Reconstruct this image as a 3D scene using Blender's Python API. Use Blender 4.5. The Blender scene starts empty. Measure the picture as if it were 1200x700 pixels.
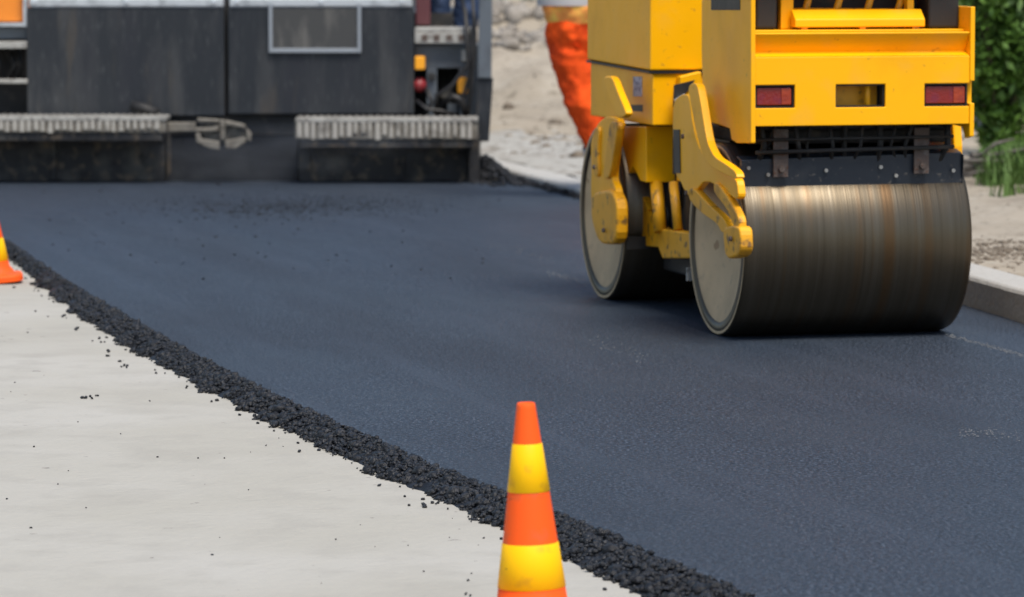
import bpy, bmesh, math, random
import numpy as np
from mathutils import Vector, Matrix, noise
random.seed(7); rng = np.random.default_rng(7)
R = math.radians
S = bpy.context.scene
COL = S.collection
# ------------------------------------------------------------------ camera, sky, sun, exposure
FPX, CH, PITCH = 5000.0, 1.52, math.atan(435/5000)
cd = bpy.data.cameras.new('camera'); cam = bpy.data.objects.new('camera', cd); COL.objects.link(cam)
cam.location = (0, 0, CH); cam.rotation_euler = (R(90)-PITCH, 0, 0)
cd.sensor_width = 36; cd.lens = 150; cd.clip_start = .5; cd.clip_end = 1500
cd.dof.use_dof = True; cd.dof.focus_distance = 12.5; cd.dof.aperture_fstop = 5.6
S.camera = cam
W = bpy.data.worlds.new('World'); S.world = W; W.use_nodes = True
nt = W.node_tree; bg = nt.nodes['Background']
sky = nt.nodes.new('ShaderNodeTexSky'); sky.sky_type = 'NISHITA'; sky.sun_disc = False
SUN_EL, SUN_AZ = R(62), R(154)          # azimuth measured clockwise from +Y: light from behind the camera, a little right
sky.sun_elevation = SUN_EL; sky.sun_rotation = SUN_AZ
sky.air_density = 1.3; sky.dust_density = 2.0; sky.ozone_density = 2.0
nt.links.new(sky.outputs[0], bg.inputs[0]); bg.inputs[1].default_value = .10
sd = bpy.data.lights.new('sun', 'SUN'); sun = bpy.data.objects.new('sun', sd); COL.objects.link(sun)
sd.energy = 2.9; sd.angle = R(24); sd.color = (1, .93, .82)
sdir = Vector((math.sin(SUN_AZ)*math.cos(SUN_EL), math.cos(SUN_AZ)*math.cos(SUN_EL), math.sin(SUN_EL)))
sun.rotation_euler = sdir.to_track_quat('Z', 'Y').to_euler()
S.view_settings.view_transform = 'Standard'; S.view_settings.look = 'None'
S.view_settings.exposure = 0.54; S.view_settings.gamma = 1
# ------------------------------------------------------------------ sight-line helpers (used to measure real positions)
def ray(u, v):
    w = -(v-350)/FPX
    return ((u-600)/FPX, math.cos(PITCH)+w*math.sin(PITCH), -math.sin(PITCH)+w*math.cos(PITCH))
def ground(u, v, z=0.0):
    d = ray(u, v); t = (z-CH)/d[2]; return (d[0]*t, d[1]*t, z)
def at_depth(u, v, Y):
    d = ray(u, v); t = Y/d[1]; return (d[0]*t, Y, CH+d[2]*t)
YAW = R(14.2)
RO = ground(839, 393); RO = (RO[0]+.44*math.cos(YAW), RO[1]+.44*math.sin(YAW))     # rear drum contact, centre
def loc(u, v, ax, c):               # where a sight line meets the plane (axis = c) of the roller's own frame
    d = ray(u, v); cy, sy = math.cos(YAW), math.sin(YAW)
    o = (-RO[0]*cy-RO[1]*sy, RO[0]*sy-RO[1]*cy, CH); q = (d[0]*cy+d[1]*sy, -d[0]*sy+d[1]*cy, d[2])
    t = (c-o[ax])/q[ax]; return [o[i]+t*q[i] for i in range(3)]
# ------------------------------------------------------------------ object helpers
def tag(o, label=None, cat=None, group=None, kind=None):
    if label: o['label'] = label
    if cat: o['category'] = cat
    if group: o['group'] = group
    if kind: o['kind'] = kind
    return o
def thing(name, at, rz, label, cat, group=None):
    o = bpy.data.objects.new(name, None); COL.objects.link(o); o.location = at; o.rotation_euler = (0, 0, rz)
    o.empty_display_size = .1
    return tag(o, label, cat, group)
def copy_tree(o, parent=None):
    c = o.copy(); COL.objects.link(c); c.parent = parent
    for ch in [x for x in COL.objects if x.parent == o]: copy_tree(ch, c)
    return c
class MB:
    def __init__(s): s.v = []; s.f = []; s.sm = []
    def add(s, vs, fs, smooth=False):
        n = len(s.v); s.v += [tuple(p) for p in vs]; s.f += [tuple(i+n for i in f) for f in fs]; s.sm += [smooth]*len(fs); return s
    def box(s, x0, x1, y0, y1, z0, z1):
        return s.add([(x, y, z) for x in (x0, x1) for y in (y0, y1) for z in (z0, z1)],
            [(0,1,3,2),(4,6,7,5),(0,4,5,1),(2,3,7,6),(0,2,6,4),(1,5,7,3)])
    def prism(s, pts, off):          # polygon pushed along the vector off
        n = len(pts); a = [Vector(p) for p in pts]; b = [p+Vector(off) for p in a]
        return s.add(a+b, [tuple(range(n)), tuple(range(2*n-1, n-1, -1))]+[(i, i+n, (i+1) % n+n, (i+1) % n) for i in range(n)])
    def bar(s, p, q, w, h, up=(0, 0, 1)):
        p, q = Vector(p), Vector(q); d = (q-p).normalized(); up = Vector(up)
        if abs(d.dot(up)) > .98: up = Vector((0, 1, 0))
        r = d.cross(up).normalized(); u = r.cross(d)
        vs = [e+r*a*w/2+u*b*h/2 for e in (p, q) for a, b in ((-1,-1),(1,-1),(1,1),(-1,1))]
        return s.add(vs, [(3,2,1,0),(4,5,6,7),(0,1,5,4),(1,2,6,5),(2,3,7,6),(3,0,4,7)])
    def tube(s, pts, r, n=10, cap=True):
        pts = [Vector(p) for p in pts]; rs = r if isinstance(r, (list, tuple)) else [r]*len(pts)
        rings = []; prev = None
        for i, p in enumerate(pts):
            d = (pts[min(i+1, len(pts)-1)]-pts[max(i-1, 0)]).normalized()
            a = prev if prev is not None else (Vector((0,0,1)) if abs(d.z) < .9 else Vector((1,0,0)))
            a = (a-d*a.dot(d)).normalized(); b = d.cross(a); prev = a
            rings.append([p+(a*math.cos(2*math.pi*k/n)+b*math.sin(2*math.pi*k/n))*rs[i] for k in range(n)])
        fs = [(i*n+k, i*n+(k+1) % n, (i+1)*n+(k+1) % n, (i+1)*n+k) for i in range(len(pts)-1) for k in range(n)]
        s.add([q for g in rings for q in g], fs, True)
        if cap: s.add(rings[0], [tuple(range(n-1, -1, -1))]); s.add(rings[-1], [tuple(range(n))])
        return s
    def lathe(s, prof, axis='z', c=(0, 0, 0), n=64, smooth=True):       # prof: (radius, position along the axis)
        vs = []
        for r, h in prof:
            for k in range(n):
                a = 2*math.pi*k/n; x, y = r*math.cos(a), r*math.sin(a)
                p = (x, y, h) if axis == 'z' else ((h, x, y) if axis == 'x' else (x, h, y))
                vs.append((p[0]+c[0], p[1]+c[1], p[2]+c[2]))
        return s.add(vs, [(i*n+k, i*n+(k+1) % n, (i+1)*n+(k+1) % n, (i+1)*n+k) for i in range(len(prof)-1) for k in range(n)], smooth)
    def build(s, name, mat, parent=None, bevel=0, seg=2):
        me = bpy.data.meshes.new(name); me.from_pydata(s.v, [], s.f)
        me.polygons.foreach_set('use_smooth', s.sm)
        bm = bmesh.new(); bm.from_mesh(me); bmesh.ops.remove_doubles(bm, verts=bm.verts, dist=1e-5)
        bmesh.ops.recalc_face_normals(bm, faces=bm.faces); bm.to_mesh(me); bm.free()
        me.materials.append(mat)
        o = bpy.data.objects.new(name, me); COL.objects.link(o); o.parent = parent
        if bevel:
            b = o.modifiers.new('bevel', 'BEVEL'); b.width = bevel; b.segments = seg; b.limit_method = 'ANGLE'; b.angle_limit = R(35)
        return o
# ------------------------------------------------------------------ materials
def lin(r, g, b):
    f = lambda c: ((c/255+.055)/1.055)**2.4 if c > 10 else c/255/12.92
    return (f(r), f(g), f(b), 1)
def mat(name, col, rough=.6, metal=0, spots=(), bump=0, bscale=40, spec=.5, vec_scale=None, coat=0, rvar=0):
    """spots: (noise scale, threshold lo, hi, colour, strength, detail)"""
    m = bpy.data.materials.new(name); m.use_nodes = True; t = m.node_tree; N = t.nodes; L = t.links
    b = N['Principled BSDF']; b.inputs['Roughness'].default_value = rough; b.inputs['Metallic'].default_value = metal
    b.inputs['Specular IOR Level'].default_value = spec; b.inputs['Coat Weight'].default_value = coat
    tc = N.new('ShaderNodeTexCoord'); src = tc.outputs['Object']
    if vec_scale:
        mp = N.new('ShaderNodeMapping'); mp.inputs['Scale'].default_value = vec_scale; L.new(src, mp.inputs[0]); src = mp.outputs[0]
    cur = None
    rgb = N.new('ShaderNodeRGB'); rgb.outputs[0].default_value = col if len(col) == 4 else (*col, 1); cur = rgb.outputs[0]
    for sc, lo, hi, c, st, det in spots:
        no = N.new('ShaderNodeTexNoise'); no.inputs['Scale'].default_value = sc; no.inputs['Detail'].default_value = det
        L.new(src, no.inputs['Vector'])
        mr = N.new('ShaderNodeMapRange'); mr.inputs[1].default_value = lo; mr.inputs[2].default_value = hi; mr.inputs[4].default_value = st
        L.new(no.outputs[0], mr.inputs[0])
        mx = N.new('ShaderNodeMix'); mx.data_type = 'RGBA'; L.new(mr.outputs[0], mx.inputs[0]); L.new(cur, mx.inputs[6])
        mx.inputs[7].default_value = c if len(c) == 4 else (*c, 1); cur = mx.outputs[2]
    L.new(cur, b.inputs['Base Color'])
    if rvar:
        no = N.new('ShaderNodeTexNoise'); no.inputs['Scale'].default_value = 9; no.inputs['Detail'].default_value = 4; L.new(src, no.inputs['Vector'])
        mr = N.new('ShaderNodeMapRange'); mr.inputs[3].default_value = rough-rvar; mr.inputs[4].default_value = rough+rvar
        L.new(no.outputs[0], mr.inputs[0]); L.new(mr.outputs[0], b.inputs['Roughness'])
    if bump:
        no = N.new('ShaderNodeTexNoise'); no.inputs['Scale'].default_value = bscale; no.inputs['Detail'].default_value = 5
        L.new(src, no.inputs['Vector'])
        bu = N.new('ShaderNodeBump'); bu.inputs['Strength'].default_value = bump; bu.inputs['Distance'].default_value = .02
        L.new(no.outputs[0], bu.inputs['Height']); L.new(bu.outputs[0], b.inputs['Normal'])
    return m
M = {}
M['asphalt'] = mat('fresh_asphalt', (.0145, .0235, .039), .55, 0, [
    (90, .51, .62, (.085, .108, .147), .85, 4), (60, .50, .36, (.008, .010, .015), .85, 4),
    (.9, .42, .70, (.025, .036, .052), .6, 6), (4.5, .52, .72, (.022, .029, .043), .5, 6), (190, .69, .75, (.32, .35, .40), .7, 1)], bump=.55, bscale=85, spec=.33)
def along_road(m, col, sc=(5.5, .22, 1), lo=.54, hi=.66, st=.45):       # faint lines left along the lane by the drums
    t = m.node_tree; b = t.nodes['Principled BSDF']; N = t.nodes; L = t.links; old = b.inputs['Base Color'].links[0].from_socket
    tc = N.new('ShaderNodeTexCoord'); m1 = N.new('ShaderNodeMapping'); m1.inputs['Rotation'].default_value = (0, 0, R(-14)); m2 = N.new('ShaderNodeMapping'); m2.inputs['Scale'].default_value = sc
    L.new(tc.outputs['Object'], m1.inputs[0]); L.new(m1.outputs[0], m2.inputs[0])
    no = N.new('ShaderNodeTexNoise'); no.inputs['Scale'].default_value = 1; no.inputs['Detail'].default_value = 6; L.new(m2.outputs[0], no.inputs['Vector'])
    mr = N.new('ShaderNodeMapRange'); mr.inputs[1].default_value = lo; mr.inputs[2].default_value = hi; mr.inputs[4].default_value = st; L.new(no.outputs[0], mr.inputs[0])
    mx = N.new('ShaderNodeMix'); mx.data_type = 'RGBA'; L.new(mr.outputs[0], mx.inputs[0]); L.new(old, mx.inputs[6]); mx.inputs[7].default_value = (*col, 1); L.new(mx.outputs[2], b.inputs['Base Color'])
    mr2 = N.new('ShaderNodeMapRange'); mr2.inputs[1].default_value = .35; mr2.inputs[2].default_value = .65; mr2.inputs[3].default_value = .48; mr2.inputs[4].default_value = .62; L.new(no.outputs[0], mr2.inputs[0]); L.new(mr2.outputs[0], b.inputs['Roughness'])
along_road(M['asphalt'], (.036, .048, .070))
along_road(M['asphalt'], (.014, .018, .028), (1.6, .35, 1), .50, .72, .35)
M['crumb'] = mat('loose_asphalt_mix', (.005, .006, .009), .5, 0, [(60, .5, .7, (.022, .025, .034), .8, 2)], bump=.4, bscale=150, spec=.42)
M['concrete'] = mat('worn_concrete', (.35, .338, .303), .9, 0, [
    (.9, .40, .70, (.40, .39, .365), .8, 5), (6, .5, .75, (.30, .29, .265), .6, 6), (45, .62, .72, (.40, .375, .33), .5, 3), (2.1, .55, .72, (.30, .289, .26), .45, 9), (150, .60, .70, (.36, .34, .30), .5, 2), (17, .735, .76, (.16, .15, .14), .8, 2)], bump=.25, bscale=30, spec=.2)
M['sand'] = mat('sandy_soil', (.33, .29, .235), .95, 0, [
    (.5, .4, .65, (.27, .235, .185), .8, 5), (5, .5, .7, (.38, .345, .29), .6, 6), (2.2, .55, .68, (.20, .17, .135), .6, 8), (14, .57, .68, (.14, .12, .09), .7, 5)], bump=.9, bscale=9, spec=.15)
M['palerubble'] = mat('pale_rubble', (.35, .345, .325), .9, 0, [(3, .5, .7, (.25, .225, .195), .8, 7), (12, .54, .64, (.14, .125, .105), .8, 5), (9, .6, .7, (.45, .45, .44), .7, 4)], bump=.8, bscale=14, spec=.2)
M['kerb'] = mat('kerb_concrete', (.40, .395, .38), .85, 0, [(8, .5, .75, (.36, .35, .33), .7, 5), (60, .6, .7, (.25, .24, .22), .5, 2)], bump=.3, bscale=40, spec=.25)
YEL = (.96, .45, .001)
M['yellow'] = mat('yellow_paint', YEL, .38, 0, [(3, .50, .75, (.80, .36, .004), .8, 6), (9, .56, .74, (.68, .36, .07), .22, 8), (34, .66, .74, (.34, .17, .03), .5, 4)], bump=.03, bscale=6, spec=.28, rvar=.14)
M['yellow_worn'] = mat('worn_yellow_paint', (.80, .37, .004), .48, 0, [(7, .48, .68, (.42, .18, .01), .8, 6), (22, .58, .68, (.10, .06, .03), .85, 5)], bump=.08, bscale=14, rvar=.1)
M['black'] = mat('black_steel', (.018, .018, .020), .5, .2, [(9, .5, .7, (.05, .046, .042), .7, 5)], bump=.1, bscale=20)
M['engine'] = mat('grimy_machinery', (.012, .012, .013), .7, 0, [(14, .55, .7, (.06, .05, .04), .7, 4)], bump=.2, bscale=30)
M['rubber'] = mat('black_rubber', (.014, .014, .015), .65)
M['plate'] = mat('dusty_dark_plate', (.030, .038, .052), .42, .3, [(6, .5, .75, (.075, .080, .088), .8, 5), (40, .64, .72, (.20, .18, .16), .6, 3)], bump=.1, bscale=18)
M['rust'] = mat('rusted_steel', (.10, .075, .065), .8, .2, [(30, .5, .65, (.17, .15, .14), .8, 4), (60, .55, .65, (.10, .04, .02), .8, 3)], bump=.3, bscale=60)
M['drumface'] = mat('dusty_drum_disc', (.60, .435, .255), .75, .1, [(5, .45, .7, (.44, .32, .19), .8, 5), (22, .60, .72, (.34, .26, .18), .6, 5), (12, .70, .74, (.30, .17, .08), .7, 2)], bump=.06, bscale=10)
M['screed'] = mat('tarred_screed_steel', (.022, .022, .025), .6, .3, [(5, .48, .68, (.085, .080, .072), .9, 5), (16, .54, .66, (.13, .098, .068), .8, 6), (11, .6, .7, (.006, .006, .007), .8, 3)], bump=.3, bscale=14)
M['screedmid'] = mat('dark_blue_steel', (.006, .009, .016), .75, 0, [(5, .5, .7, (.022, .026, .034), .8, 4)], bump=.15)
M['linkage'] = mat('dirty_linkage', (.19, .175, .15), .65, .3, [(14, .48, .66, (.09, .078, .065), .85, 4)], bump=.25)
M['teeth'] = mat('pale_teeth', (.40, .38, .345), .6, .2, [(9, .5, .66, (.17, .155, .135), .9, 4)])
M['maroon'] = mat('maroon_box', (.10, .03, .035), .5)
M['panel'] = mat('dark_hopper_panel', (.023, .027, .034), .5, .35, [(1, .45, .65, (.060, .062, .066), .8, 4), (.5, .5, .7, (.018, .021, .030), .8, 3), (7, .58, .70, (.10, .105, .11), .35, 4), (.9, .62, .72, (.085, .07, .055), .5, 8)], bump=.03, bscale=4, vec_scale=(9, 9, 1.6), rvar=.08)
M['panelgrey'] = mat('blue_grey_paint', (.105, .125, .150), .5, .1, [(5, .5, .75, (.055, .06, .07), .8, 5)], bump=.05)
M['tread'] = mat('pale_tread_metal', (.42, .41, .385), .55, .5, [(8, .5, .7, (.20, .19, .175), .8, 5), (30, .58, .68, (.07, .06, .055), .7, 4)], bump=.15)
M['silver'] = mat('bright_metal', (.60, .63, .67), .4, .6, [(12, .5, .7, (.35, .37, .40), .8, 4)])
M['orange_paint'] = mat('orange_machine_paint', (.80, .24, .02), .45, 0, [(6, .55, .75, (.6, .18, .03), .6, 4)])
M['amber'] = mat('amber_lens', (.85, .36, .02), .25)
M['redlens'] = mat('red_lens', (.20, .012, .012), .22, 0, [(22, .45, .65, (.16, .012, .035), .8, 2)], coat=.2, bump=.15, bscale=90)
M['orangelens'] = mat('orange_red_lens', (.34, .035, .006), .22, 0, [(25, .45, .6, (.22, .015, .006), .7, 2)], coat=.6, bump=.15, bscale=90)
M['redpaint'] = mat('red_cap', (.26, .025, .03), .4)
M['sticker'] = mat('pale_sticker', (.50, .52, .60), .5, 0, [(40, .5, .6, (.14, .15, .25), .8, 2)])
M['cone'] = mat('orange_cone_rubber', (.92, .105, .010), .62, 0, [(9, .55, .8, (.72, .10, .02), .6, 4), (40, .70, .75, (.2, .06, .03), .6, 2), (16, .56, .68, (.50, .11, .04), .55, 7)], spec=.22)
M['coneband'] = mat('yellow_reflective_band', (.95, .53, .001), .58, 0, [(12, .6, .8, (.85, .42, .01), .7, 4), (28, .70, .73, (.12, .07, .02), .9, 2), (18, .60, .70, (.60, .30, .02), .5, 6)], spec=.2)
M['hivis'] = mat('orange_workwear', (.90, .095, .010), .85, 0, [(5, .45, .7, (.70, .055, .008), .8, 4)], bump=.7, bscale=11, spec=.2)
M['hivis_pale'] = mat('faded_orange_jacket', (.95, .36, .09), .85, 0, [(7, .5, .66, (.98, .72, .14), .9, 3)], bump=.5, bscale=12, spec=.2)
M['tape'] = mat('grey_reflective_tape', (.42, .42, .44), .5)
M['navy'] = mat('navy_trousers', (.022, .038, .080), .85, 0, [(9, .5, .7, (.045, .065, .12), .8, 3)], bump=.5, bscale=14, spec=.2)
M['shirt'] = mat('grey_work_shirt', (.16, .17, .19), .85, bump=.4)
M['skin'] = mat('skin', (.50, .28, .19), .55)
M['boot'] = mat('work_boot_leather', (.03, .025, .02), .6, bump=.3)
M['hair'] = mat('brown_hair', (.05, .03, .02), .7, bump=.6, bscale=90)
M['stem'] = mat('bush_stem', (.10, .075, .05), .9, bump=.4)
M['deadwood'] = mat('dry_grey_wood', (.13, .115, .10), .9, 0, [(20, .5, .7, (.05, .042, .036), .8, 3)], bump=.4)
M['stone'] = mat('rubble_stone', (.27, .245, .215), .9, 0, [(6, .45, .7, (.13, .115, .10), .8, 4), (11, .5, .7, (.36, .34, .31), .7, 4)], bump=.4, bscale=30, spec=.2)
M['clod'] = mat('dark_soil_clod', (.15, .125, .10), .95, 0, [(9, .5, .7, (.25, .22, .18), .8, 3)], bump=.5, spec=.1)
def leafmat(name, a, b, c):
    m = mat(name, a, .6, 0, [(1.6, .42, .62, b, 1, 3), (7, .52, .66, c, .8, 3)], spec=.3)
    bs = m.node_tree.nodes['Principled BSDF']
    bs.inputs['Transmission Weight'].default_value = 0
    return m
M['leaf'] = leafmat('leaf_green', (.060, .13, .016), (.145, .24, .032), (.018, .045, .014))
M['leafpale'] = leafmat('grass_green', (.075, .145, .028), (.12, .20, .045), (.05, .10, .025))
# rolled steel drum shell: streaks run round the drum, so colour varies along the axle only
def drum_mat():
    m = bpy.data.materials.new('polished_drum_steel'); m.use_nodes = True; t = m.node_tree; N = t.nodes; L = t.links
    b = N['Principled BSDF']; b.inputs['Metallic'].default_value = .88
    tc = N.new('ShaderNodeTexCoord')
    def streak(sx, sy, sc, lo, hi):
        mp = N.new('ShaderNodeMapping'); mp.inputs['Scale'].default_value = (sx, sy, sy); L.new(tc.outputs['Object'], mp.inputs[0])
        no = N.new('ShaderNodeTexNoise'); no.inputs['Scale'].default_value = sc; no.inputs['Detail'].default_value = 4; L.new(mp.outputs[0], no.inputs['Vector'])
        mr = N.new('ShaderNodeMapRange'); mr.inputs[1].default_value = lo; mr.inputs[2].default_value = hi; L.new(no.outputs[0], mr.inputs[0]); return mr.outputs[0]
    def mix(f, a, bcol):
        mx = N.new('ShaderNodeMix'); mx.data_type = 'RGBA'; L.new(f, mx.inputs[0])
        if isinstance(a, tuple): mx.inputs[6].default_value = a
        else: L.new(a, mx.inputs[6])
        mx.inputs[7].default_value = bcol; return mx.outputs[2]
    c = mix(streak(24, .25, 1.0, .30, .72), (.088, .070, .047, 1), (.125, .106, .080, 1))
    c = mix(streak(13, .5, 1.0, .54, .68), c, (.12, .075, .04, 1))
    c = mix(streak(70, .6, 1.0, .55, .80), c, (.075, .06, .042, 1))
    L.new(c, b.inputs['Base Color'])
    mr = N.new('ShaderNodeMapRange'); mr.inputs[3].default_value = .35; mr.inputs[4].default_value = .44; L.new(streak(40, .4, 1, .3, .7), mr.inputs[0]); L.new(mr.outputs[0], b.inputs['Roughness'])
    bu = N.new('ShaderNodeBump'); bu.inputs['Strength'].default_value = .12; bu.inputs['Distance'].default_value = .004
    L.new(streak(120, .5, 1, .3, .7), bu.inputs['Height']); L.new(bu.outputs[0], b.inputs['Normal'])
    return m
M['drum'] = drum_mat()
# ------------------------------------------------------------------ the setting
LP = [(10,285),(60,320),(100,345),(200,402),(300,455),(400,500),(500,545),(590,580),(650,602),(700,625),(800,668),(880,700)]
OP = [(15,303),(50,335),(100,375),(160,412),(230,450),(300,487),(400,535),(500,580),(590,617),(665,657),(756,700)]
def curve(pts, z, ext_near, ext_far):
    g = sorted([(ground(u, v, z)[1], ground(u, v, z)[0]) for u, v in pts])
    ys = [ext_near[1]]+[a for a, _ in g]+[ext_far[1]]; xs = [ext_near[0]]+[b for _, b in g]+[ext_far[0]]
    yy = np.linspace(ys[0], ys[-1], 400); xx = np.interp(yy, ys, xs)
    k = np.ones(17)/17; xp = np.pad(xx, 8, mode='reflect', reflect_type='odd'); return yy, np.convolve(xp, k, 'valid')
LY, LX = curve(LP, 0, (2.05, 5.0), (-3.78, 25.65)); OY, OX = curve(OP, -.04, (1.85, 5.0), (-3.93, 25.65))
xL = lambda y: np.interp(y, LY, LX)
xO = lambda y: np.interp(y, OY, OX)
RY = [4, 16.34, 17.19, 24.18, 25.56, 26.3, 60]; RX = [4.75, 1.969, 1.829, .349, .046, -.12, -8.5]
xR = lambda y: np.interp(y, RY, RX)
def grid_obj(name, mtl, P, smooth=True):
    nu, nv = P.shape[:2]; me = bpy.data.meshes.new(name)
    idx = np.arange(nu*nv).reshape(nu, nv)
    q = np.stack([idx[:-1,:-1], idx[:-1,1:], idx[1:,1:], idx[1:,:-1]], -1).reshape(-1, 4)
    me.from_pydata(P.reshape(-1, 3).tolist(), [], q.tolist()); me.materials.append(mtl)
    me.polygons.foreach_set('use_smooth', [smooth]*len(me.polygons))
    bm = bmesh.new(); bm.from_mesh(me); bmesh.ops.recalc_face_normals(bm, faces=bm.faces)
    if sum(f.normal.z for f in bm.faces) < 0: bmesh.ops.reverse_faces(bm, faces=bm.faces)
    bm.to_mesh(me); bm.free()
    o = bpy.data.objects.new(name, me); COL.objects.link(o); return tag(o, kind='structure')
def nz(x, y, s, o=0): return noise.noise(Vector((x*s, y*s, o)))
MB().add([(-600,-600,-.12),(600,-600,-.12),(600,900,-.12),(-600,900,-.12)], [(0,1,2,3)]).build('ground', M['sand'])['kind'] = 'structure'
ys = np.linspace(-4, 26.0, 60); P = np.zeros((60, 12, 3))
for i, y in enumerate(ys):
    for j, s in enumerate(np.linspace(0, 1, 12)):
        x1 = xR(max(y, 4))+.02; P[i, j] = (-25+(x1+25)*s, y, -.04)
grid_obj('concrete_pavement', M['concrete'], P)
ys = np.linspace(5, 25.66, 260); P = np.zeros((260, 60, 3))
for i, y in enumerate(ys):
    a, b = float(xL(y)), float(xR(y))
    for j, s in enumerate(np.linspace(0, 1, 60)):
        x = a+(b-a)*s; P[i, j] = (x, y, .0025*nz(x, y, .9)+.0012*nz(x, y, 4, 3)-.004*(j == 0))
grid_obj('asphalt_road', M['asphalt'], P)
# crumbling edge of the fresh mat: a sloping skirt, then loose stones over it
P = np.zeros((700, 7, 3))
for i, y in enumerate(np.linspace(5, 25.65, 700)):
    a, b = float(xL(y)), float(xO(y))
    for j, s in enumerate(np.linspace(0, 1, 7)):
        x = a+(b-a)*s+.02*nz(0, y, 9, j*.2)*s; P[i, j] = (x, y, .001-.043*s**1.5+.010*nz(x, y, 30, 1)*(0 < j < 6))
edge = grid_obj('asphalt_edge', M['crumb'], P)
PHI = (1+5**.5)/2
ICO = np.array([(-1,PHI,0),(1,PHI,0),(-1,-PHI,0),(1,-PHI,0),(0,-1,PHI),(0,1,PHI),(0,-1,-PHI),(0,1,-PHI),(PHI,0,-1),(PHI,0,1),(-PHI,0,-1),(-PHI,0,1)])/1.902
ICF = np.array([(0,11,5),(0,5,1),(0,1,7),(0,7,10),(0,10,11),(1,5,9),(5,11,4),(11,10,2),(10,7,6),(7,1,8),(3,9,4),(3,4,2),(3,2,6),(3,6,8),(3,8,9),(4,9,5),(2,4,11),(6,2,10),(8,6,7),(9,8,1)])
def stones(name, mtl, centres, sizes, flat=.8):
    n = len(centres); q = rng.normal(size=(n, 3, 3)); Q, _ = np.linalg.qr(q)
    v = ICO[None]*(1+rng.uniform(-.28, .28, (n, 12, 1)))*rng.uniform(.65, 1.15, (n, 1, 3)); v = np.einsum('nij,nkj->nki', Q, v)
    v[:, :, 2] *= flat; v = v*np.asarray(sizes)[:, None, None]+np.asarray(centres)[:, None, :]
    f = ICF[None]+(np.arange(n)*12)[:, None, None]
    me = bpy.data.meshes.new(name); me.vertices.add(n*12); me.vertices.foreach_set('co', v.reshape(-1))
    me.loops.add(n*60); me.loops.foreach_set('vertex_index', f.reshape(-1)); me.polygons.add(n*20)
    me.polygons.foreach_set('loop_start', np.arange(n*20)*3); me.update(calc_edges=True); me.materials.append(mtl)
    o = bpy.data.objects.new(name, me); COL.objects.link(o); return tag(o, kind='stuff')
N1 = 22000
y = 8.9+rng.random(N1)**1.25*13.5; s = rng.beta(1.25, 1.15, N1)*1.1-.04
wob = np.array([.06*nz(0, a, 3.1, 5)+.045*nz(0, a, 9, 8)+.03*nz(0, a, 25, 2) for a in y])
x = xL(y)+(xO(y)-xL(y)+wob*1.0)*s; sz = rng.lognormal(math.log(.0056), .5, N1)
z = .004-.042*np.clip(s, 0, 1)**1.4+rng.uniform(-.003, .006, N1)
tag(stones('loose_asphalt', M['crumb'], np.stack([x, y, z], 1), sz),
    'loose black asphalt crumbs heaped along the broken edge of the fresh road', 'loose asphalt')
n = 150; y = 9.2+rng.random(n)**1.1*12; d = rng.exponential(.04, n)+.005
c = np.stack([xO(y)-d, y, np.full(n, -.037)], 1).tolist(); sz = rng.lognormal(math.log(.0052), .35, n).tolist()
for u, v in [(112,398),(118,402),(75,370),(90,385),(128,412),(143,425),(146,428),(150,430),(498,592),(514,590),(100,466),(106,466),(112,465),(547,697),(232,452),(60,345)]:
    for k in range(2):
        g = ground(u+rng.uniform(-5, 5), v+rng.uniform(-2, 2), -.036); c.append(g); sz.append(rng.uniform(.004, .009))
for k in range(50):
    g = ground(rng.uniform(0, 600), rng.uniform(380, 700), -.038)
    if g[0] < xO(g[1]): c.append(g); sz.append(rng.uniform(.0015, .0045))
tag(stones('asphalt_crumbs', M['crumb'], np.array(c), np.array(sz)), 'stray black crumbs of asphalt scattered on the pale concrete', 'asphalt crumbs')
# lumps lying on the mat near the paver
c = []; sz = []
for k in range(110):
    g = ground(rng.normal(300, 55), 246+rng.exponential(9)*rng.choice((-1, 1)), .003); c.append(g); sz.append(rng.lognormal(math.log(.007), .4))
for k in range(2600):
    g = ground(rng.normal(340, 85), 241+rng.normal(0, 6), .002); c.append(g); sz.append(rng.uniform(.002, .0055))
for k in range(60):
    g = ground(rng.uniform(40, 620), rng.uniform(222, 330), .003); c.append(g); sz.append(rng.uniform(.004, .010))
tag(stones('asphalt_lumps', M['crumb'], np.array(c), np.array(sz), .5), 'dark lumps of hot mix dropped on the new mat behind the paver', 'asphalt lumps')
c = []; sz = []
for (u0, v0, u1, v1, n_, w_) in ((1108,392,1200,417,260,1.2),(1125,506,1195,510,110,3),(640,318,690,334,160,2),(575,285,650,305,90,3),(690,400,760,420,70,4)):
    for k in range(n_):
        f_ = rng.random(); g = ground(u0+(u1-u0)*f_, v0+(v1-v0)*f_+rng.normal(0, w_), .003); c.append(g); sz.append(rng.uniform(.0015, .0035))
tag(stones('pale_dust', mat('grey_dust', (.21, .215, .22), .9), np.array(c), np.array(sz), .35), 'faint pale dust streaks scuffed across the fresh asphalt', 'dust')
# heap at the end of the screed
c = []; sz = []
for k in range(1300):
    a = rng.normal(0, .075); b = rng.normal(0, .26); h = max(0, .15*(1-abs(a)/.2-abs(b)/.7)); c.append((-.15+a-b*.22, 25.75+b, .006+h*rng.random()**.4)); sz.append(rng.uniform(.008, .016))
for k in range(1500):
    yy = rng.uniform(20.5, 26); c.append((float(xR(yy))-abs(rng.normal(0, .022)), yy, .004+abs(rng.normal(0, .012)))); sz.append(rng.uniform(.005, .012))
tag(stones('asphalt_heap', M['crumb'], np.array(c), np.array(sz)), 'black hot mix heaped beside the right end of the screed and along the kerb', 'asphalt heap')
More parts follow.
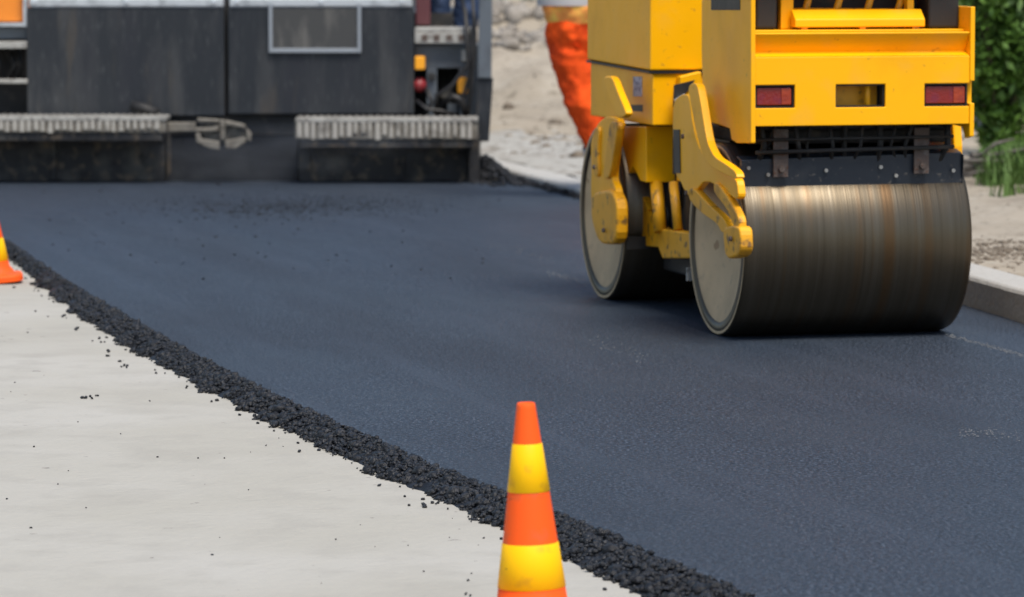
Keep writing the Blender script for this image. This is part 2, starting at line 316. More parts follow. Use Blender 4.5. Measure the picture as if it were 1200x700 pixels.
# kerb: stones laid end to end
def kerb_h(y): return .125-.070*min(1, max(0, (y-18.5)/3.0))
kb = MB(); ky = 5.0
def kdir(y): a = Vector((float(xR(y+.3)-xR(y-.3)), .6, 0)).normalized(); return a
while ky < 55:
    d = kdir(ky+.5); p = Vector((float(xR(ky))+.003, ky, 0)); nrm = Vector((d.y, -d.x, 0)); q = p+d*.985
    w = .20; h = kerb_h(ky)+.004*nz(ky, 0, 1.7); r = min(.018, h*.3)
    sec = [(0, -.11), (0, h-r), (r*.4, h-r*.35), (r, h), (w-.01, h+.002), (w, h-.012), (w, -.11)]
    kb.prism([p+nrm*a+Vector((0, 0, b)) for a, b in sec], d*.985); ky += .993*d.y
kb.build('kerb', M['kerb'], bevel=.004)['kind'] = 'structure'
# sandy verge and the bank behind it
vy = np.concatenate([np.linspace(2, 40, 230), np.linspace(40.5, 95, 50)]); vo = np.concatenate([np.linspace(0, 6, 90), np.linspace(6.2, 70, 60)])
P = np.zeros((len(vy), len(vo), 3))
def verge_z(x, y, o):
    h = kerb_h(y)-.022+(.125-kerb_h(y))*min(1, o/2.0)+min(o, 1)*(.035*nz(x, y, 1.1)+.022*nz(x, y, 3.4, 2)+.012*nz(x, y, 9, 4))
    g = max(0, y-30.0); b = .12*min(g, 4.5)+.40*max(0, min(g-4.5, 9)); h += b*(1+.25*nz(x, y, .35, 9))+min(g, 1.5)*(.10*nz(x, y, .9, 6)+.06*nz(x, y, 2.6, 7))
    return h
for i, yy in enumerate(vy):
    for j, oo in enumerate(vo):
        xx = float(xR(yy)) + .205 + oo if yy < 60 else -8.3+oo-(yy-60)*.2
        P[i, j] = (xx, yy, verge_z(xx, yy, oo))
verge = grid_obj('sandy_verge', M['sand'], P)
P = np.zeros((90, 14, 3))
for i, yy in enumerate(np.linspace(22.0, 31, 90)):
    for j in range(14):
        oo = .212+(1.25+.25*nz(yy, 0, .8, 3)+.08*nz(yy, 0, 5, 4))*j/13; xx = float(xR(yy))+oo; P[i, j] = (xx, yy, max(kerb_h(yy)-.012, verge_z(xx, yy, oo-.205)*.5+kerb_h(yy)*.5)+.012-.05*(j == 13)+.018*nz(xx, yy, 3)+.014*nz(xx, yy, 9))
grid_obj('verge_rubble', M['palerubble'], P)
c = []; sz = []
def vz(x, y): return verge_z(x, y, max(0, x-float(xR(y))-.205))
for k in range(420):
    g = ground(rng.uniform(1130, 1215), rng.normal(293, 9), .11)
    if g[0] > xR(g[1])+.24: c.append((g[0], g[1], vz(g[0], g[1]))); sz.append(rng.lognormal(math.log(.0095), .4))
for k in range(260):
    g = ground(rng.uniform(575, 690), rng.normal(168, 12), .11)
    if g[0] > xR(g[1])+.24: c.append((g[0], g[1], vz(g[0], g[1]))); sz.append(rng.lognormal(math.log(.015), .5))
for k in range(700):
    yy = rng.uniform(14, 34); xx = float(xR(yy))+.26+rng.exponential(1.6); c.append((xx, yy, vz(xx, yy))); sz.append(rng.lognormal(math.log(.008), .4))
tag(stones('soil_clods', M['clod'], np.array(c), np.array(sz), .7), 'crumbly dark soil clods and pebbles strewn over the sandy verge', 'soil clods')
c = []; sz = []
for k in range(1500):
    g = ground(rng.uniform(575, 700), rng.uniform(170, 222), .06); o_ = g[0]-float(xR(g[1]))
    if o_ > .23 and rng.random() < .22: c.append((g[0], g[1], vz(g[0], g[1])+.01)); sz.append(rng.lognormal(math.log(.012), .5))
tag(stones('broken_concrete', M['kerb'], np.array(c), np.array(sz), .55), 'pale broken concrete chips along the low kerb by the paver', 'concrete chips')
c = []; sz = []
for k in range(1500):
    yy = rng.uniform(33.6, 38.5); xx = rng.uniform(-1.4, 2.4); c.append((xx, yy, vz(xx, yy)+.01)); sz.append(min(.22, rng.lognormal(math.log(.045), .6)))
tag(stones('rubble', M['stone'], np.array(c), np.array(sz), .8), 'grey brown rubble tipped on the bank beyond the paver', 'rubble')
# ------------------------------------------------------------------ vegetation
def leaf_cloud(name, mtl, centres, spread, n, size, parent=None, up=.2, zmin=None):
    c = np.array(centres)[rng.integers(0, len(centres), n)]
    r = rng.normal(size=(n, 3)); r /= np.linalg.norm(r, axis=1)[:, None]; r *= (rng.random(n)**.45)[:, None]
    p = c+r*np.array(spread)
    a = rng.normal(size=(n, 3)); a[:, 2] += up; a /= np.linalg.norm(a, axis=1)[:, None]
    b = np.cross(a, rng.normal(size=(n, 3))); b /= np.linalg.norm(b, axis=1)[:, None]
    s = size*rng.uniform(.6, 1.4, n)[:, None]
    v = np.stack([p-a*s, p+b*s*.42, p+a*s, p-b*s*.42], 1)
    if zmin is not None: v[:, :, 2] = np.maximum(v[:, :, 2], zmin)
    me = bpy.data.meshes.new(name); me.from_pydata(v.reshape(-1, 3).tolist(), [], np.arange(n*4).reshape(n, 4).tolist()); me.materials.append(mtl)
    o = bpy.data.objects.new(name, me); COL.objects.link(o); o.parent = parent; return o
def bush(x, y, h, w, label, n=2600, leaf='leaf', size=.045):
    z = vz(x, y); t = thing('bush', (x, y, z-.03), 0, label, 'bush', 'bushes on the bank')
    st = MB(); tips = []
    for k in range(9):
        a = k*2*math.pi/9+random.uniform(-.3, .3); rr = w*random.uniform(.25, .85); hh = h*random.uniform(.65, 1)
        pts = [(rr*f**1.3*math.cos(a)+.03*nz(f, k, 5), rr*f**1.3*math.sin(a), hh*f) for f in (0, .3, .6, 1)]
        st.tube(pts, [.016, .012, .008, .003], 6); tips += [pts[1], pts[2], pts[2], pts[3], pts[3]]
        for q in range(3):
            e = Vector(pts[2])+Vector((random.uniform(-.3, .3)*w, random.uniform(-.3, .3)*w, random.uniform(.05, .3)*h)); st.tube([pts[1 if q == 0 else 2], e], [.006, .002], 5); tips.append(tuple(e))
    st.build('stem', M['stem'], t)
    leaf_cloud('foliage', M[leaf], tips, (w*.30, w*.30, h*.20), int(n*1.5), size*.75, t, zmin=.02)
    return t
# positions by eye on the verge right of the roller and along the bank
for (u, v, h, w, lab, n, lf) in [
    (1172, 196, 1.15, .42, 'leafy green bush nearest the kerb, right of the roller tail', 5200, 'leaf'),
    (1215, 178, 1.5, .60, 'tall dark bush at the right edge of the photo', 5200, 'leaf'),
    (1160, 150, 1.3, .55, 'thick green bush just behind the bush beside the roller', 4500, 'leaf'),
    (1235, 140, 1.7, .75, 'broad green bush set back on the verge, furthest right', 4500, 'leaf'),
    (1120, 118, 1.4, .7, 'bushy shrub mostly hidden behind the right side of the roller', 3500, 'leaf')]:
    g = ground(u, v, .12); bush(g[0], g[1], h, w, lab, n, lf)
for (x, y, h, w, lab) in [(.28, 36.5, .45, .20, 'low green scrub among rubble, left of the orange worker'), (4.9, 33.5, 1.9, 1.0, 'large bush on the bank behind the roadside bushes'), (6.8, 31.5, 2.1, 1.1, 'large round bush standing off to the right of the verge')]:
    bush(x, y, h, w, lab, 3000, 'leaf', .055)
# grass at the foot of the bushes
c = []; 
for k in range(60):
    g = ground(rng.uniform(1158, 1240), rng.normal(203, 7), .12); c.append((g[0], g[1], vz(g[0], g[1])))
bl = []; fc = []
for cx, cy, cz in c:
    for k in range(46):
        a = rng.uniform(0, 6.28); l = rng.uniform(.06, .22); r = rng.uniform(0, .11); px_, py_ = cx+r*math.cos(a*3), cy+r*math.sin(a*3); w_ = .006
        dx, dy = math.cos(a)*l*.5, math.sin(a)*l*.5; n0 = len(bl); tx, ty = -math.sin(a)*w_, math.cos(a)*w_
        bl += [(px_-tx, py_-ty, cz-.01), (px_+tx, py_+ty, cz-.01), (px_+dx*.4+tx*.7, py_+dy*.4+ty*.7, cz+l*.65), (px_+dx*.4-tx*.7, py_+dy*.4-ty*.7, cz+l*.65), (px_+dx, py_+dy, cz+l)]
        fc += [(n0, n0+1, n0+2, n0+3), (n0+3, n0+2, n0+4)]
gr = MB(); gr.add(bl, fc); tag(gr.build('grass', M['leafpale']), 'bright green grass tufts growing at the foot of the bushes', 'grass', kind='stuff')
# dead branches behind the rear drum
g = ground(1135, 208, .12); t = thing('dead_branches', (g[0], g[1], vz(g[0], g[1])), 0, 'dry grey fallen branches lying on the sand behind the rear drum', 'branches')
tw = MB()
for k in range(22):
    a = Vector((random.uniform(-.35, .1), random.uniform(-.3, .3), random.uniform(.0, .16))); b = a+Vector((random.uniform(.15, .42), random.uniform(-.2, .2), random.uniform(-.02, .14)))
    m_ = (a+b)/2+Vector((0, 0, random.uniform(-.03, .04))); tw.tube([a, m_, b], [random.uniform(.010, .022), .011, .004], 6)
tw.build('branch', M['deadwood'], t)
# ------------------------------------------------------------------ traffic cones
def make_cone(at, label, rz=0, tilt=0):
    t = thing('traffic_cone', at, rz, label, 'traffic cone', 'traffic cones'); t.rotation_euler = (0, tilt, rz)
    r = lambda z: .0205+.133*(.5-z)
    z0 = .028
    b = MB(); n = 64
    b.lathe([(.016, .47), (.016, .499), (.0185, .5025), (.0206, .499), (r(.49), .49), (r(.3), .3), (r(.12), .12), (r(.062), .062), (r(.05)+.010, .047), (r(.03)+.018, z0)], n=n)
    b.build('cone_body', M['cone'], t)
    bs = MB(); k = []; 
    for i in range(48):
        a = 2*math.pi*i/48; ca, sa = math.cos(a), math.sin(a); e = (abs(ca)**4+abs(sa)**4)**-.25; k.append((.132*e*ca, .132*e*sa))
    rings = [[(x, y, 0) for x, y in k], [(x, y, .020) for x, y in k], [(x*.965, y*.965, .028) for x, y in k], [(x*.55, y*.55, .033) for x, y in k]]
    bs.add([p for g_ in rings for p in g_], [(i*48+q, i*48+(q+1) % 48, (i+1)*48+(q+1) % 48, (i+1)*48+q) for i in range(3) for q in range(48)]+[tuple(range(47, -1, -1)), tuple(range(144, 192))], False)
    bs.build('cone_base', M['cone'], t)
    for lo, hi in ((.305, .412), (.090, .190)):
        q = MB(); q.lathe([(r(hi)+.0002, hi), (r(hi)+.0014, hi-.001), (r(lo)+.0014, lo+.001), (r(lo)+.0002, lo)], n=n); q.build('reflective_band', M['coneband'], t)
    return t
# the near cone stands on the mat edge / concrete, the far one left of the road
g = ground(624.5, 736, -.04); make_cone((g[0], g[1], -.036), 'orange and yellow striped cone in the foreground beside the crumbling asphalt edge', 0, R(-1.8))
g = ground(-8, 331, -.04); make_cone((g[0], g[1], -.036), 'distant orange and yellow cone cut off by the left edge, near the paver', R(8), R(-5))
# ------------------------------------------------------------------ the roller
rl = thing('road_roller', (RO[0], RO[1], 0), YAW, 'yellow tandem road roller with two smooth steel drums on the fresh asphalt', 'road roller')
DR, HW, WB = .36, .44, 1.6
Lx = lambda pts, c: [loc(u, v, 0, c) for u, v in pts]       # outline on a plane across the machine's side
Ly = lambda pts, c: [loc(u, v, 1, c) for u, v in pts]       # outline on a plane across its tail
def drum(yc):
    c = (0, yc, DR)
    sh = MB(); e = .012
    sh.lathe([(DR-.05, -HW+.02), (DR-.05, -HW+.002), (DR-.006, -HW), (DR, -HW+e), (DR, HW-e), (DR-.006, HW), (DR-.05, HW-.002), (DR-.05, HW-.02)], 'x', (0, 0, 0), 128)
    o = sh.build('drum', M['drum'], rl); o.location = c
    for s in (-1, 1):
        f = MB(); f.lathe([(.001, s*(HW-.050)), (.10, s*(HW-.048)), (.20, s*(HW-.034)), (.28, s*(HW-.016)), (DR-.010, s*(HW+.0012)), (DR-.006, s*(HW+.0005))], 'x', (0, 0, 0), 96)
        h = f.build('drum_disc', M['drumface'], o)
    return o
drum(0); drum(WB)
# rear module: side plates, tail plate, lamps, inner machinery
XS = -.44
side = MB()
side.prism(Lx([(822,0),(880,0),(880,38),(880,150),(880,168),(863,168),(857,164),(855,151),(841,146),(828,142),(824,136),(822,60)], XS), (.018, 0, 0))
z0 = side.v[0][2]
pan = side.build('side_panel', M['yellow'], rl, .004)
YB = side.v[1][1]                              # tail plane
ztop = z0
up = MB().box(XS, XS+.018, YB, side.v[0][1], ztop+.0, 1.46); up.build('side_panel', M['yellow'], rl, .004)
MB().prism(Lx([(833,-2),(867,-2),(867,12),(833,12)], XS-.002), (.004, 0, 0)).build('vent', M['black'], rl, .002)
rp = Ly([(1143,10),(1143,96)], YB)
XR = rp[0][0]; zr = lambda v: loc(1140, v, 1, YB)[2]
rs = MB(); y1 = YB+.55
rs.prism([(XR, YB, zr(8)), (XR, YB, zr(95)), (XR, YB+.03, zr(95)), (XR, YB+.03, zr(121)), (XR, YB, zr(121)), (XR, YB, zr(160)), (XR, YB+.05, zr(163)), (XR, YB+.08, zr(150)), (XR, y1, zr(145)), (XR, y1, zr(8))], (-.018, 0, 0))
rs.build('side_panel', M['yellow'], rl, .003)
XA, XB = XS+.018, XR-.018
# tail plate built from strips around the three openings
T = lambda u, v: loc(u, v, 1, YB)
tz = {k: T(1010, k)[2] for k in (38, 66, 99, 126, 147)}
xs = {k: T(k, 110)[0] for k in (932, 980, 1038, 1084)}
def holed_plate(m, xc, zc_, y0, th, holes):
    nx, nz_ = len(xc), len(zc_); id0 = lambda i, k, b: (i*nz_+k)*2+b
    vs = [(x, y0+b*th, z) for x in xc for z in zc_ for b in (0, 1)]; fs = []
    full = lambda i, k: 0 <= i < nx-1 and 0 <= k < nz_-1 and (i, k) not in holes
    for i in range(nx-1):
        for k in range(nz_-1):
            if not full(i, k): continue
            for b in (0, 1): fs.append((id0(i,k,b), id0(i+1,k,b), id0(i+1,k+1,b), id0(i,k+1,b)))
            if not full(i-1, k): fs.append((id0(i,k,0), id0(i,k+1,0), id0(i,k+1,1), id0(i,k,1)))
            if not full(i+1, k): fs.append((id0(i+1,k,0), id0(i+1,k+1,0), id0(i+1,k+1,1), id0(i+1,k,1)))
            if not full(i, k-1): fs.append((id0(i,k,0), id0(i+1,k,0), id0(i+1,k,1), id0(i,k,1)))
            if not full(i, k+1): fs.append((id0(i,k+1,0), id0(i+1,k+1,0), id0(i+1,k+1,1), id0(i,k+1,1)))
    m.add(vs, fs)
tp = MB()
holed_plate(tp, [XA, xs[932], xs[980], xs[1038], xs[1084], XB], [tz[147], tz[126], tz[99], tz[66]-.001], YB+.004, .012, {(0, 1), (2, 1), (4, 1)})
tp.prism([(XA, YB+.004, tz[66]), (XA, YB+.052, tz[66]+.014), (XA, YB+.008, tz[38]-.006), (XA, YB+.008, tz[38]), (XA, YB+.10, tz[38]), (XA, YB+.10, tz[66])], (XB-XA, 0, 0))
tp.prism([(XA, YB+.06, tz[38]), (XA, YB+.06, tz[38]+.008), (XA, YB+.30, tz[38]+.008), (XA, YB+.30, tz[38])], (XB-XA, 0, 0))
tp.build('tail_plate', M['yellow'], rl, .003)
for a, b in ((XA+.004, xs[932]), (xs[980], xs[1038]), (xs[1084], XB-.004)):
    rim = MB(); w = .006; y0, y2 = YB+.001, YB+.05
    rim.box(a, b, y0+.016, y2, tz[99]-w, tz[99]-.001); rim.box(a, b, y0+.016, y2, tz[126]+.001, tz[126]+w)
    rim.box(a+.001, a+w, y0+.016, y2, tz[126]+w, tz[99]-w); rim.box(b-w, b-.001, y0+.016, y2, tz[126]+w, tz[99]-w)
    rim.build('lamp_recess', M['black'], rl)
for (a, b, m_) in ((XA+.012, xs[932]-.008, 'redlens'), (xs[1084]+.008, XB-.012, 'redlens')):
    lp = MB(); lp.box(a, b, YB+.018, YB+.045, tz[126]+.010, tz[99]-.010); o = lp.build('tail_lamp', M[m_], rl, .004)
    c_ = b-(b-a)*.30 if m_ == 'redlens' else 0
    l2 = MB(); l2.box(c_, b-.003, YB+.0145, YB+.0178, tz[126]+.013, tz[99]-.013); l2.build('lens', M['orangelens'], o, .001)
MB().box(xs[980], xs[1038], YB+.10, YB+.11, tz[126]-.02, tz[99]+.02).build('recess_back', M['yellow_worn'], rl)
MB().tube([(xs[1038]-.05, YB+.06, tz[126]-.02), (xs[1038]-.05, YB+.06, tz[99]+.02)], .012).build('inner_pipe', M['yellow_worn'], rl)
# chassis and grimy underside
ch = MB(); ch.box(XA+.02, XB-.02, YB+.12, .17, tz[147]-.02, tz[38]-.03); ch.box(XA+.03, XB-.03, YB+.16, .50, .725, tz[147]-.021)
ch.build('chassis', M['engine'], rl, .01)
jk = MB()
for k in range(12):
    x_ = XA+.05+k*(XB-XA-.1)/11; jk.tube([(x_, YB+.10, tz[147]+.01), (x_+random.uniform(-.03, .03), YB+.09+random.uniform(0, .05), .72), (x_+random.uniform(-.03, .03), YB+.13, .66)], random.uniform(.006, .013), 7)
jk.tube([(XA+.03, YB+.085, .70), (XB-.03, YB+.085, .712)], .008); jk.tube([(XA+.03, YB+.09, .745), (XB-.03, YB+.09, .75)], .006)
jk.build('hose', M['engine'], rl)
# dark apron over the drum with its brackets and bolts
A0 = loc(868, 190, 1, -.30); 
apr = MB()
ap = [loc(u, v, 1, -.300) for u, v in ((869,190),(1127,181))]; bt = [loc(u, v, 1, -.286) for u, v in ((867,230),(1128,221))]
apr.prism([ap[0], ap[1], bt[1], bt[0]], (0, .008, .001)); apr.prism([ap[0], ap[1], [ap[1][0], ap[1][1]+.06, ap[1][2]+.012], [ap[0][0], ap[0][1]+.06, ap[0][2]+.012]], (0, 0, .007))
apron = apr.build('scraper_apron', M['plate'], rl, .002)
for u, v in ((877,197),(900,205),(968,200),(1032,196),(1117,200),(1050,206)):
    p = loc(u, v, 1, -.302); MB().lathe([(.001, -.006), (.007, -.006), (.008, 0)], 'y', p, 8, False).build('bolt', M['tread'], apron)
for u0, u1, v0, v1 in ((908,925,152,208),(1073,1090,150,204)):
    p = loc(u0, v0, 1, -.33); q = loc(u1, v1, 1, -.33); br = MB(); br.box(p[0], q[0], -.318, -.308, q[2], p[2]); br.box(p[0]+.012, q[0]-.012, -.30, -.25, p[2]-.03, p[2])
    br.lathe([(.001, -.018), (.011, -.018), (.012, 0)], 'y', ((p[0]+q[0])/2, -.316, q[2]+.03), 10, False)
    br.build('apron_bracket', M['rust'], rl, .002)
# above the tail plate: rail, posts, black boxes, engine bay
top = tz[38]
U = lambda u, v, y: loc(u, v, 1, y)
p = U(928, 27, YB+.12); q = U(1080, 27, YB+.12)
MB().prism([(p[0], YB+.08, p[2]-.016), (p[0], YB+.08, p[2]+.012), (p[0], YB+.125, p[2]+.048), (p[0], YB+.135, p[2]+.048), (p[0], YB+.135, p[2]-.016)], (q[0]-p[0], 0, 0)).build('cross_rail', M['yellow'], rl, .004)
for u in (942, 1010, 1072):
    bk = MB(); c_ = U(u, 34, YB+.10); bk.box(c_[0]-.012, c_[0]+.012, YB+.088, YB+.13, top+.006, p[2]-.014); bk.lathe([(.001, -.01), (.011, -.01), (.012, .0)], 'y', (c_[0], YB+.078, top-.014), 10, False); bk.build('rail_bracket', M['yellow_worn'], rl, .003)
for ua, ub in ((914, 929), (1062, 1070)):
    a = U(ua, 30, YB+.16); b = U(ub, 30, YB+.16); MB().box(a[0], b[0], YB+.15, YB+.19, top+.009, 1.42).build('post', M['yellow'], rl, .004)
for ua, ub in ((884, 909), (1086, 1122)):
    a = U(ua, 30, YB+.14); b = U(ub, 30, YB+.14); MB().box(a[0], b[0], YB+.12, YB+.26, top+.009, 1.40).build('rubber_buffer', M['rubber'], rl, .012, 3)
eng = MB(); eng.box(XA+.08, XB-.10, YB+.27, .16, top-.02, 1.34); eng.build('engine_block', M['engine'], rl, .02)
ep = MB(); 
for k in range(4):
    x_ = -.18+k*.12; ep.tube([(x_, YB+.22, top+.02), (x_+.02, YB+.20, top+.10), (x_+.05, YB+.24, 1.30)], .014, 8)
ep.tube([(-.27, YB+.20, top+.075), (.20, YB+.20, top+.07)], .012)
ep.build('engine_pipe', M['yellow_worn'], rl)
hd = MB(); hd.box(XA, XB, YB+.02, side.v[0][1], 1.422, 1.46); hd.build('hood', M['yellow'], rl, .012, 3)
# articulation joint between the modules; deck and belly boxes added to block light
YF = loc(762, 85, 0, XS)[1]
dk = MB(); dk.box(-.33, .39, .185, YF-.06, .70, .745); dk.box(-.32, .38, .16, .90, .62, .68); dk.box(-.30, .38, .41, 1.19, .15, .61); dk.box(-.12, .12, .10, 1.0, .44, .60); dk.build('joint_with_sun_blockers', M['black'], rl, .01)
st = MB(); st.box(.0, .36, .42, .80, 1.00, 1.09); st.box(.0, .36, .30, .38, 1.08, 1.36); st.build('seat', M['rubber'], rl, .03, 3)
MB().box(.04, .32, .46, .76, .685, .998).build('seat_base', M['black'], rl, .01)
# front module
YF = loc(762, 85, 0, XS)[1]; YE = loc(688, 72, 0, XS)[1]
zc = loc(762, 83, 0, XS)[2]; ze = loc(688, 70, 0, XS)[2]
fm = MB(); fm.prism([(XS, YF, zc), (XS, YE, ze), (XS, YE, 1.44), (XS, YE-.10, 1.50), (XS, YF+.08, 1.50), (XS, YF, 1.44)], (.86, 0, 0)); fm.build('hood', M['yellow'], rl, .008, 3)
# lip under the hood
MB().prism([(XS-.004, YF-.004, zc-.011), (XS-.004, YE, ze-.011), (XS-.004, YE, ze-.002), (XS-.004, YF-.004, zc-.002)], (.868, 0, 0)).build('hood_lip', M['black'], rl)
zs = loc(758, 146, 0, XS+.015)[2]; zb = loc(757, 210, 0, XS+.015)[2]
lb = MB(); X2 = XS+.012
lb.prism([(X2, YF+.006, zs), (X2, YE-.01, zs), (X2, YE-.01, ze-.012), (X2, YF+.006, zc-.012)], (.836, 0, 0))
lb.build('body_shell', M['yellow'], rl, .005)
lb2 = MB(); pr = Lx([(757,148),(757,214),(750,212),(745,201),(741,195),(738,202),(734,206),(728,199),(726,189),(720,186),(720,148)], X2+.010)
lb2.prism(pr, (.80, 0, 0)); lb2.build('lower_shell', M['yellow'], rl, .004)
MB().prism(Lx([(742,90),(752,90),(752,113),(742,113)], X2-.002), (.004, 0, 0)).build('sticker', M['sticker'], rl)
MB().prism(Lx([(737,123),(753,123),(753,131),(737,130)], X2-.001), (.003, 0, 0)).build('slot', M['black'], rl)
# swept beam behind the rear fork (right of the rear face of the front module)
bmr = MB(); pr = Ly([(797,90),(822,84),(822,215),(797,213)], YF-.05); bmr.prism(pr, (0, .05, 0)); bmr.build('mast_plate', M['yellow'], rl, .004)
MB().prism(Ly([(789,150),(796,150),(796,206),(789,204)], YF-.012), (0, .008, 0)).build('slot', M['black'], rl)
MB().prism(Ly([(790,100),(814,94),(812,100),(796,118),(793,131),(789,125)], YF-.058), (0, .006, 0)).build('hinge_gap', M['black'], rl)
hg = MB(); hp = Ly([(795,117)], YF-.075)[0]; hg.tube([(hp[0]-.012, hp[1], hp[2]-.01), (hp[0]+.03, hp[1], hp[2]+.012)], .013); hg.build('hinge_pin', M['silver'], rl)
# forks: a bent plate with a raised outer flange, a foot clamped on the drum disc
def rounded(p, k=1, q=.2):
    for _ in range(k):
        o = []
        for i in range(len(p)):
            a, b = p[i], p[(i+1) % len(p)]; o += [(a[0]+(b[0]-a[0])*q, a[1]+(b[1]-a[1])*q), (b[0]-(b[0]-a[0])*q, b[1]-(b[1]-a[1])*q)]
        p = o
    return p
def fork(plate, flange, bars, foot, xp, name='drum_fork'):
    plate = rounded(plate, 2); flange = rounded(flange, 2); bars = [rounded(a, 2) for a in bars]; foot = rounded(foot, 2, .18)
    f = MB().prism(Lx(plate, xp), (.03, 0, 0)).build(name, M['yellow'], rl, .004)
    MB().prism(Lx(flange, xp-.034), (.030, 0, 0)).build('flange', M['yellow'], f, .011, 4)
    for a in bars: MB().prism(Lx(a, xp-.012), (.03, 0, 0)).build('strut', M['yellow_worn'], f, .007, 3)
    MB().prism(Lx(foot, xp-.018), (.05, 0, 0)).build('foot', M['yellow_worn'], f, .012, 3)
    return f
f1 = fork([(789,118),(800,110),(808,112),(812,150),(820,176),(834,192),(848,201),(863,208),(866,236),(850,226),(834,214),(824,213),(817,222),(810,234),(801,222),(797,212),(791,205),(788,150)],
     [(806,103),(811,97),(817,99),(821,120),(825,146),(829,168),(837,184),(850,192),(862,201),(864,211),(849,204),(833,196),(822,180),(815,152),(809,120)],
     [[(806,222),(812,220),(830,240),(848,256),(854,270),(846,274),(840,262),(822,250),(808,236)], [(836,214),(842,216),(857,238),(866,256),(866,270),(860,268),(852,246),(836,226)]],
     [(846,268),(857,264),(867,266),(868,299),(850,305)], -.500)
f2 = fork([(710,136),(726,140),(722,165),(716,208),(722,222),(724,250),(694,250),(692,222),(693,200),(692,165),(700,145)],
     [(706,90),(717,89),(724,108),(735,134),(728,139),(722,138),(712,114)],
     [[(714,142),(724,143),(721,168),(714,210),(706,210),(711,170)], [(696,150),(702,148),(700,180),(701,208),(695,206),(694,175)]],
     [(693,226),(716,222),(723,238),(722,287),(701,286),(692,256)], -.500)
MB().prism(Lx([(789,152),(796,152),(797,203),(790,203)], -.504), (.003, 0, 0)).build('slot', M['black'], f1)
for f_, u, v in ((f1,805,226),(f1,801,160),(f1,857,280),(f2,697,196),(f2,708,270)):
    p_ = loc(u, v, 0, -.522); MB().lathe([(.001, -.008), (.009, -.008), (.010, 0)], 'x', p_, 10, False).build('bolt', M['rust'], f_)
for yc in (0, WB): MB().tube([(-.47, yc-.235*(yc == 0), DR), (-.43, yc-.235*(yc == 0), DR)], .022, 16).build('drum_hub', M['yellow_worn'], rl)
for yc in (0, WB):                     # plain forks on the far side
    rf = MB(); rf.prism([(HW+.02, yc-.08, .25), (HW+.02, yc+.08, .25), (HW+.02, yc+.16, .70), (HW+.02, yc+.10, .95), (HW+.02, yc-.05, .95), (HW+.02, yc-.10, .70)], (.035, 0, 0)); rf.build('drum_fork', M['yellow'], rl, .006)
# undercarriage seen between the drums
uc = MB()
uc.prism(Lx([(746,242),(757,244),(772,268),(808,273),(808,303),(776,303),(771,290),(750,288)], -.37), (.05, 0, 0))
uc.build('frame_beam', M['yellow_worn'], rl, .006)
MB().prism(Lx([(736,216),(745,214),(760,246),(752,254)], -.37), (.03, 0, 0)).build('frame_brace', M['yellow_worn'], rl, .004)
ut = MB(); ut.tube(Lx([(769,214),(774,272)], -.37), .026, 14); ut.tube(Lx([(789,214),(795,270)], -.35), .019, 12); ut.build('steering_cylinder', M['yellow_worn'], rl)
uh = MB()
for k in range(3): uh.tube(Lx([(780+k*9, 212), (777+k*10, 232+k*4), (783+k*6, 250), (781+k*8, 276)], -.33+.01*k), .008, 7)
uh.build('hose', M['rubber'], rl)
for y_, z_ in ((WB-DR-.035, .26), (DR+.01, .20)): MB().bar((-HW-.005, y_, z_), (HW-.03, y_, z_), .012, .05).build('scraper_blade', M['tread'] if z_ < .25 else M['black'], rl)
MB().box(-.38, .38, YF+.02, YE-.1, .745, zs-.002).build('chassis', M['engine'], rl, .01)
# ------------------------------------------------------------------ the paver
PY = 25.56
pv = thing('asphalt_paver', ((265-600)/5000*PY, PY, 0), 0, 'dark asphalt paver with grey rear panels laying the new mat', 'paver')
PX0 = (265-600)/5000*PY
def pl(u, v, y): a = at_depth(u, v, PY+y); return (a[0]-PX0, y, a[2])     # point in the paver's frame at depth y behind its screed
def pbox(m, u0, u1, v0, v1, y0, y1):
    a = pl(u0, v1, y0); b = pl(u1, v0, y0); m.box(a[0], b[0], y0, y1, a[2], b[2]); return m
s1 = MB(); pbox(s1, -48, 194, 158, 214, 0, .45); s1.build('screed', M['screed'], pv, .01)
s2 = MB(); pbox(s2, 350, 549, 164, 214, 0, .45); s2.build('screed', M['screed'], pv, .01)
s3 = MB(); pbox(s3, 190, 349, 158, 214, .12, .40); s3.build('screed_middle', M['screedmid'], pv, .01)
MB().box(-1.5, 1.35, .46, .56, .02, 1.0).build('screed_back', M['engine'], pv)
pbox(MB(), 262, 269, -10, 136, .105, .14).build('gap_shade_sheet', M['rubber'], pv)  # black sheet stands in for the shade in the gap between panels
pbox(MB(), 194, 348, 131, 157.5, .105, .3).build('lower_cover', M['engine'], pv)
for u0, u1, v0, v1 in ((0,36,163,170),(146,160,164,171),(350,364,168,200),(480,512,168,172),(518,548,170,180),(60,66,158,212),(196,200,156,212),(470,474,166,212)): pbox(MB(), u0, u1, v0, v1, -.02, -.001).build('bracket', M['screed'], pv, .004)
